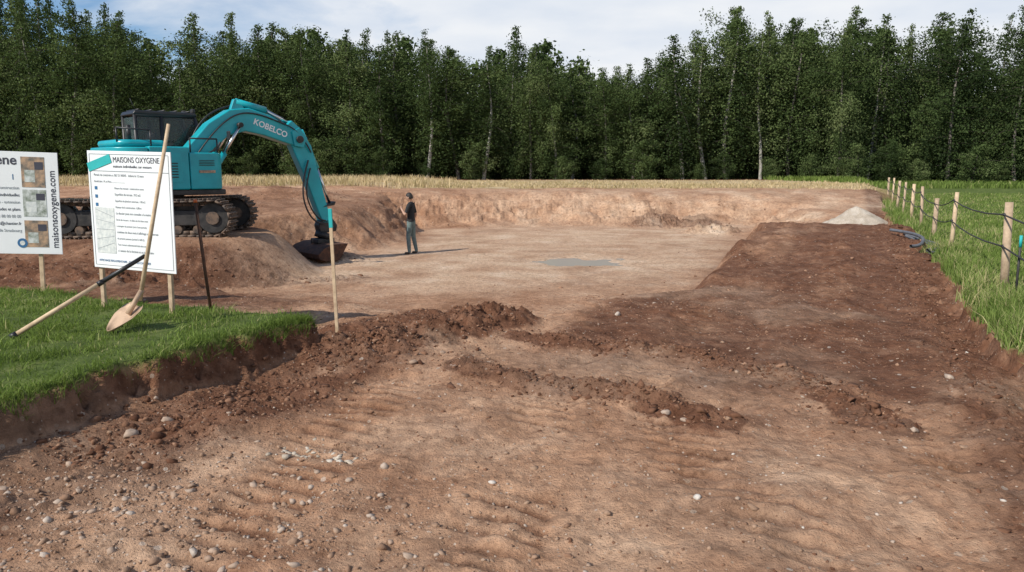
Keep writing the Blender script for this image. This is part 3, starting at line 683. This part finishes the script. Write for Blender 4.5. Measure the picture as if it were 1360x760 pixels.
for i,(m,h_) in enumerate(((M_photo,.38),(M_photo2,.34),(M_photo,.34))):
    zc=Hh-.06-.19-i*.39; box('picture',(W-.29,f,zc),(.27,.002,h_),m,S1,0)
    box('picture_detail',(W-.33,f-.002,zc-.05),(.12,.001,h_*.4),M_photo2 if m is M_photo else M_map,S1,0)
    box('picture_detail',(W-.22,f-.002,zc+.08),(.1,.001,h_*.25),M_ink,S1,0)
text('web_address','maisonsoxygene.com',.115,(W-.04,f,.08),M_ink,S1,rot=(math.pi/2,-math.pi/2,0),bold=.001)
rod('logo',(W-.46,f+.002,.14),(W-.46,f-.002,.14),.06,M_inkb,S1,seg=24)
rod('logo_inner',(W-.46,f-.002,.14),(W-.46,f-.004,.14),.03,M_map,S1,seg=24)
# ------------------------------------------------------------------ shovel
SH=empty('shovel',(-3.84,6.86,H(-3.84,6.86)+.03))
top=Vector((.44,.62,1.95)); sock=Vector((.20,.26,.24))
rod('handle',sock,top,.021,M_woodl,SH,.017)
d=sock.normalized(); rt_=Vector((.82,-.57,.0)); rt_=(rt_-d*rt_.dot(d)).normalized(); nn=-rt_.cross(d).normalized()
def blade(nm,L,W2,par,o0):
    n1,n2=16,11; V=[];Q=[]
    for i in range(n1):
        t=i/(n1-1); wd=W2*min(1,(t*1.9)**.6)*(1 if t<.8 else 1-.35*((t-.8)/.2)**2)
        for j in range(n2):
            s=j/(n2-1)*2-1; V.append(o0+d*L*t+rt_*wd*s*.5+nn*(.045*(1-s*s)))
    for i in range(n1-1):
        for j in range(n2-1): a=i*n2+j; Q.append((a,a+1,a+n2+1,a+n2))
    o=add(nm,make_mesh(nm,[tuple(v) for v in V],Q,smooth=True),M_shov,par); m=o.modifiers.new('s','SOLIDIFY'); m.thickness=.004
blade('blade',.37,.34,SH,Vector((-.0,-.0,0)))
rod('socket',d*.24+nn*.02,sock+(top-sock).normalized()*.1,.027,M_shov,SH,.023)
ax0=Vector((-4.60,6.70,H(-4.6,6.7)+.04)); ax1=Vector((-3.60,7.22,1.02+.04))
MT=empty('pickaxe_handle',ax0); dv=ax1-ax0
rod('wood_shaft',(0,0,0),dv*.64,.023,M_woodl,MT,.021); rod('black_grip',dv*.64,dv*1.0,.022,M_black,MT,.020); rod('end_cap',-dv*.035,dv*.01,.034,M_black,MT,.03)
rod('collar',dv*.62,dv*.66,.026,M_black,MT)
def stake(name,x,y,hh,mat,r,topmat,tl,lean=(0,0),square=False):
    zb=H(x,y)-.1; e=empty(name,(x,y,zb)); t=Vector((lean[0],lean[1],hh+.1))
    if square:
        box('shaft',t/2,(r*2,r*2*.7,t.length),mat,e,.003,(0,math.atan2(lean[0],hh),0)); box('painted_top',t*(1-tl/2/t.length)+Vector((0,0,0)),(r*2+.004,r*1.4+.004,tl),topmat,e,.003,(0,math.atan2(lean[0],hh),0))
    else:
        rod('shaft',(0,0,0),t,r,mat,e); rod('painted_top',t*(1-tl/t.length),t*1.003,r+.003,topmat,e)
    return e
stake('survey_stake',-1.87,7.75,1.40,M_woodl,.017,M_tealtop,.20,(-.03,0),True)
stake('rebar_stake',-3.33,8.05,1.22,M_rust,.017,M_orange,.03,(-.10,0))
stake('rebar_stake',6.15,8.9,.86,M_steel,.014,M_tealtop,.14,(-.01,0))
# ------------------------------------------------------------------ fence
FN=empty('rope_fence',(0,0,0)); W0=2.05
us=[1.5,5.6,11.6,17.2,20.4,23.6,27.2,31,34.4,38,42]
tops=[]
for i,uu in enumerate(us):
    px_,py_=.4066*uu+.9136*W0,.9136*uu-.4066*W0; zg=H(px_,py_); hh=(1.2 if i!=4 else .95)+random.uniform(-.03,.05); r=.055 if i%2==0 else .042
    lx,ly=random.uniform(-.05,.08),random.uniform(-.05,.05)
    rod('post',(px_,py_,zg-.2),(px_+lx,py_+ly,zg+hh),r,M_wood if i%3 else M_woodl,FN,r*.9,10)
    pr=[]
    for k in (.62,1.02):
        q=Vector((px_+lx*k-.06,py_+ly*k,zg+hh*.85*k)); pr.append(q); rod('insulator',q+Vector((.06,0,0)),q,.022,M_black,FN)
    tops.append(pr)
for k in (0,1):
    pts=[]
    for a,b in zip(tops[:-1],tops[1:]):
        for t in (0,.25,.5,.75): p=a[k].lerp(b[k],t); p.z-=.07*4*t*(1-t); pts.append(tuple(p))
    pts.append(tuple(tops[-1][k])); curve('rope',pts,.011,M_rope,FN,'POLY')
PP=empty('grey_pipes',(0,0,0))
for i,(o_,L_) in enumerate(((0,0),(.12,.3),(-.10,.5))):
    bx,by=7.95+o_,14.0+L_; pts=[(bx,by),(bx+.25,by+.1),(bx+.6,by+.6),(bx+.95,by+1.4),(bx+1.05,by+2.1),(bx+.85,by+2.5)]
    curve('pipe',[(a,b,H(a,b)+.06+.035*i) for a,b in pts],.034,M_pipe,PP)
# ------------------------------------------------------------------ man
M_skin=simple('skin',(.42,.25,.17),(.38,.22,.15),8,.55); M_shirt=simple('black_tshirt',(.018,.018,.02),(.010,.010,.011),12,.85,bs=.4,bd=.01)
M_jean=simple('grey_green_trousers',(.15,.20,.19),(.09,.125,.12),9,.85,bs=.5,bd=.012); M_shoe=simple('work_boot',(.10,.07,.045),(.05,.035,.025),10,.7); M_hair=simple('dark_hair',(.018,.013,.010),(.01,.008,.006),30,.6,bs=.6)
M_eye=simple('eye',(.5,.5,.48),(.4,.4,.4),8,.2)
def skin_mesh(pts,edges,rads,sub=2):
    me=bpy.data.meshes.new('sk'); me.from_pydata(pts,edges,[]); o=bpy.data.objects.new('sk',me); COL.objects.link(o)
    m=o.modifiers.new('skin','SKIN'); m.use_smooth_shade=True
    for i,r in enumerate(rads):
        sv=me.skin_vertices[0].data[i]; sv.radius=r if hasattr(r,'__len__') else (r,r); sv.use_root=(i==0)
    s=o.modifiers.new('sub','SUBSURF'); s.levels=sub; s.render_levels=sub
    dg=bpy.context.evaluated_depsgraph_get(); dg.update(); r=bpy.data.meshes.new_from_object(o.evaluated_get(dg)); bpy.data.objects.remove(o); return r
MAN=empty('man',(-2.93,21.5,H(-2.93,21.5)-.01),math.radians(168))
J=dict(pel=(0,0,.95),wa=(0,0,1.10),ch=(.01,0,1.30),nb=(0,0,1.46),nk=(.015,0,1.53),hd=(.03,0,1.58),
 shL=(0,.17,1.42),elL=(.08,.25,1.15),wrL=(.24,.14,1.34),plL=(.245,.10,1.41),
 shR=(0,-.17,1.42),elR=(-.06,-.25,1.14),wrR=(.08,-.27,.92),plR=(.11,-.265,.85),
 hL=(0,.09,.90),kL=(.05,.12,.50),aL=(.02,.14,.10),fL=(.02,.14,.05),tL=(.17,.16,.035),
 hR=(0,-.09,.90),kR=(-.02,-.12,.50),aR=(-.10,-.13,.10),fR=(-.10,-.13,.05),tR=(.05,-.15,.035))
R=dict(pel=(.13,.155),wa=(.105,.14),ch=(.115,.165),nb=(.07,.10),nk=.052,hd=.05,shL=.07,elL=.048,wrL=.03,plL=(.02,.036),shR=.07,elR=.048,wrR=.03,plR=(.02,.036),
 hL=.10,kL=.068,aL=.052,fL=.045,tL=(.038,.045),hR=.10,kR=.068,aR=.052,fR=.045,tR=(.038,.045))
for S in 'LR':
    for a,b,nm,k,r in (('h','k','th',.5,.088),('k','a','cf',.35,.066),('sh','el','ua',.35,.066),('sh','el','ub',.7,.056),('el','wr','fa',.35,.042)):
        A=np.array(J[a+S]);B=np.array(J[b+S]); J[nm+S]=tuple(A+(B-A)*k); R[nm+S]=r
ks=list(J.keys()); ii={k:i for i,k in enumerate(ks)}
E=[('pel','wa','s'),('wa','ch','s'),('ch','nb','s'),('nb','nk','k'),('nk','hd','k')]
for S in 'LR': E+=[('nb','sh'+S,'s'),('sh'+S,'ua'+S,'s'),('ua'+S,'ub'+S,'s'),('ub'+S,'el'+S,'k'),('el'+S,'fa'+S,'k'),('fa'+S,'wr'+S,'k'),('wr'+S,'pl'+S,'k'),('pel','h'+S,'p'),('h'+S,'th'+S,'p'),('th'+S,'k'+S,'p'),('k'+S,'cf'+S,'p'),('cf'+S,'a'+S,'p'),('a'+S,'f'+S,'b'),('f'+S,'t'+S,'b')]
bm_=skin_mesh([J[k] for k in ks],[(ii[a],ii[b]) for a,b,_ in E],[R[k] for k in ks])
bm_.materials.clear()
for m in (M_skin,M_shirt,M_jean,M_shoe): bm_.materials.append(m)
lab={'k':0,'s':1,'p':2,'b':3}
for p in bm_.polygons:
    c=np.array(p.center); best=9;bi=0
    for a,b,l in E:
        A=np.array(J[a]);B=np.array(J[b]);t=np.clip(np.dot(c-A,B-A)/np.dot(B-A,B-A),0,1); dd=np.linalg.norm(c-A-(B-A)*t)
        rr_=R[a] if not hasattr(R[a],'__len__') else R[a][0]
        if dd-rr_*.5<best: best=dd-rr_*.5; bi=lab[l]
    if bi==1 and c[2]<.98: bi=2
    if bi==2 and c[2]>.96: bi=1
    p.material_index=bi; p.use_smooth=True
add('body',bm_,None,MAN)
def head():
    bm=bmesh.new(); bmesh.ops.create_uvsphere(bm,u_segments=24,v_segments=18,radius=1)
    for v in bm.verts:
        x_,y_,z_=v.co; w_=.078*(1-.18*max(0,-z_)); v.co=Vector((x_*(.098-.012*max(0,-z_))+(.018*max(0,-z_) if x_>0 else 0),y_*w_,z_*.122))
    me=bpy.data.meshes.new('head'); bm.to_mesh(me); bm.free()
    for p in me.polygons:p.use_smooth=True
    h=add('head',me,M_skin,MAN,(.04,0,1.655)); h.rotation_euler=(0,math.radians(10),0)
    rod('nose',(.085,0,.012),(.118,0,-.022),.007,M_skin,h,.015,8)
    for s_ in (-1,1):
        rod('ear',(0,.074*s_,.0),(.002,.086*s_,.003),.026,M_skin,h,.022,10)
        rod('eyeball',(.078,.03*s_,.012),(.090,.031*s_,.012),.011,M_eye,h,.008,10); rod('iris',(.089,.031*s_,.012),(.092,.031*s_,.012),.005,M_black,h)
        rod('eyebrow',(.091,.018*s_,.032),(.082,.046*s_,.032),.004,M_hair,h)
    rod('mouth',(.094,-.018,-.055),(.094,.018,-.055),.005,M_rust,h)
    bm=bmesh.new(); bmesh.ops.create_uvsphere(bm,u_segments=28,v_segments=20,radius=1)
    kill=[]
    for v in bm.verts:
        x_,y_,z_=v.co
        if z_<(-.55+ .85*max(0,x_+.25)) : kill.append(v)
        j=1+random.uniform(-.02,.03); v.co=Vector((x_*.106*j-.004,y_*.086*j,z_*.132*j+.003))
    bmesh.ops.delete(bm,geom=kill,context='VERTS')
    me=bpy.data.meshes.new('hair'); bm.to_mesh(me); bm.free()
    for p in me.polygons:p.use_smooth=True
    o=add('hair',me,M_hair,h); m=o.modifiers.new('s','SOLIDIFY'); m.thickness=.008
head()
def finger(root,dirv,curl,L,r,par):
    p=Vector(root); d_=Vector(dirv).normalized(); c_=Vector(curl).normalized(); pts=[tuple(p)]
    for k,f_ in enumerate((.45,.3,.25)):
        d_=(d_+c_*.35).normalized(); p=p+d_*L*f_; pts.append(tuple(p))
    me=skin_mesh(pts,[(0,1),(1,2),(2,3)],[r,r*.95,r*.85,r*.7],1); add('finger',me,M_skin,par)
pl=Vector(J['plR']); dn=Vector((.25,.02,-.95))
for k,(o_,L_) in enumerate(((.028,.075),(.010,.085),(-.010,.08),(-.028,.062))): finger(pl+Vector((o_,0,-.015)),dn,(.2,.7,0),L_,.009,MAN)
finger(pl+Vector((.03,.01,.03)),(.6,.3,-.7),(0,.3,-.3),.06,.010,MAN)
pl=Vector(J['plL']); dn=Vector((-.15,-.35,.9))
for k,(o_,L_) in enumerate(((.026,.075),(.009,.085),(-.009,.08),(-.026,.062))): finger(pl+Vector((o_*.4,o_*.8,.015)),dn,(-.9,-.2,0),L_,.009,MAN)
finger(pl+Vector((-.02,-.02,-.02)),(-.5,-.4,.6),(-.2,0,.3),.06,.010,MAN)
# ------------------------------------------------------------------ light, sky, camera
el=math.radians(40); hx,hy=.76,.65; hl=math.hypot(hx,hy)
Ld=Vector((hx/hl*math.cos(el),hy/hl*math.cos(el),-math.sin(el)))
sun=bpy.data.lights.new('sun','SUN'); sun.energy=5.0; sun.angle=math.radians(.5); sun.color=(1,.94,.84)
so=bpy.data.objects.new('sun',sun); COL.objects.link(so); so.rotation_euler=Ld.to_track_quat('-Z','Y').to_euler(); so.location=(-20,-20,30)
wd=bpy.data.worlds.new('World'); scene.world=wd; wd.use_nodes=True; nt=wd.node_tree; nt.nodes.clear()
def wn(t,**k):
    n_=nt.nodes.new(t)
    for a,b in k.items(): setattr(n_,a,b)
    return n_
out=wn('ShaderNodeOutputWorld'); bg=wn('ShaderNodeBackground'); bg.inputs[1].default_value=.1
sky=wn('ShaderNodeTexSky',sky_type='NISHITA'); sky.sun_disc=False; sky.sun_elevation=el; sky.sun_rotation=math.atan2(-hx,-hy); sky.air_density=1.0; sky.dust_density=.3; sky.ozone_density=2.0
tc=wn('ShaderNodeTexCoord'); sp=wn('ShaderNodeSeparateXYZ'); nt.links.new(tc.outputs['Generated'],sp.inputs[0])
def wm(op,a,b,cl=False):
    n_=wn('ShaderNodeMath',operation=op,use_clamp=cl)
    for s_,v_ in ((n_.inputs[0],a),(n_.inputs[1],b)):
        if isinstance(v_,(int,float)): s_.default_value=v_
        else: nt.links.new(v_,s_)
    return n_.outputs[0]
zz=wm('ADD',wm('MAXIMUM',sp.outputs[2],0),.12)
cb=wn('ShaderNodeCombineXYZ'); nt.links.new(wm('DIVIDE',sp.outputs[0],zz),cb.inputs[0]); nt.links.new(wm('DIVIDE',sp.outputs[1],zz),cb.inputs[1])
nz=wn('ShaderNodeTexNoise'); nz.inputs['Scale'].default_value=.9; nz.inputs['Detail'].default_value=9; nz.inputs['Roughness'].default_value=.55; nz.inputs['Distortion'].default_value=.3; nt.links.new(cb.outputs[0],nz.inputs['Vector'])
fac=wm('ADD',nz.outputs['Fac'],wm('MULTIPLY',sp.outputs[0],.8))
fac=wm('ADD',fac,.20)
rp=wn('ShaderNodeValToRGB'); rp.color_ramp.elements[0].position=.36; rp.color_ramp.elements[0].color=(0,0,0,1); rp.color_ramp.elements[1].position=.58; rp.color_ramp.elements[1].color=(1,1,1,1); nt.links.new(fac,rp.inputs[0])
fade=wn('ShaderNodeMapRange'); fade.inputs[1].default_value=.3; fade.inputs[2].default_value=.65; fade.inputs[3].default_value=.98; fade.inputs[4].default_value=.10; nt.links.new(sp.outputs[2],fade.inputs[0])
cf=wm('MULTIPLY',rp.outputs[0],fade.outputs[0],True)
cr=wn('ShaderNodeValToRGB'); cr.color_ramp.elements[0].position=.3; cr.color_ramp.elements[0].color=(.70,.77,.88,1); cr.color_ramp.elements[1].position=.62; cr.color_ramp.elements[1].color=(.91,.93,.96,1)
nz2=wn('ShaderNodeTexNoise'); nz2.inputs['Scale'].default_value=1.4; nz2.inputs['Detail'].default_value=7; nt.links.new(cb.outputs[0],nz2.inputs['Vector']); nt.links.new(nz2.outputs['Fac'],cr.inputs[0])
sc_=wn('ShaderNodeMix',data_type='RGBA',blend_type='MULTIPLY'); sc_.inputs[0].default_value=1; nt.links.new(cr.outputs[0],sc_.inputs[6]); sc_.inputs[7].default_value=(9.8,9.8,9.8,1); sc_.clamp_result=False
skb=wn('ShaderNodeMix',data_type='RGBA',blend_type='MULTIPLY'); skb.inputs[0].default_value=1; nt.links.new(sky.outputs[0],skb.inputs[6]); skb.inputs[7].default_value=(.95,1.1,1.25,1)
mx=wn('ShaderNodeMix',data_type='RGBA'); nt.links.new(cf,mx.inputs[0]); nt.links.new(skb.outputs[2],mx.inputs[6]); nt.links.new(sc_.outputs[2],mx.inputs[7])
nt.links.new(mx.outputs[2],bg.inputs[0]); nt.links.new(bg.outputs[0],out.inputs[0])
cam=bpy.data.cameras.new('camera'); cam.lens=26; cam.sensor_width=36; cam.clip_end=2000; cam.clip_start=.05
co=bpy.data.objects.new('camera',cam); COL.objects.link(co); co.location=(0,0,1.9); co.rotation_euler=(math.radians(81),0,0); scene.camera=co
scene.view_settings.view_transform='Standard'; scene.view_settings.look='None'; scene.view_settings.exposure=0
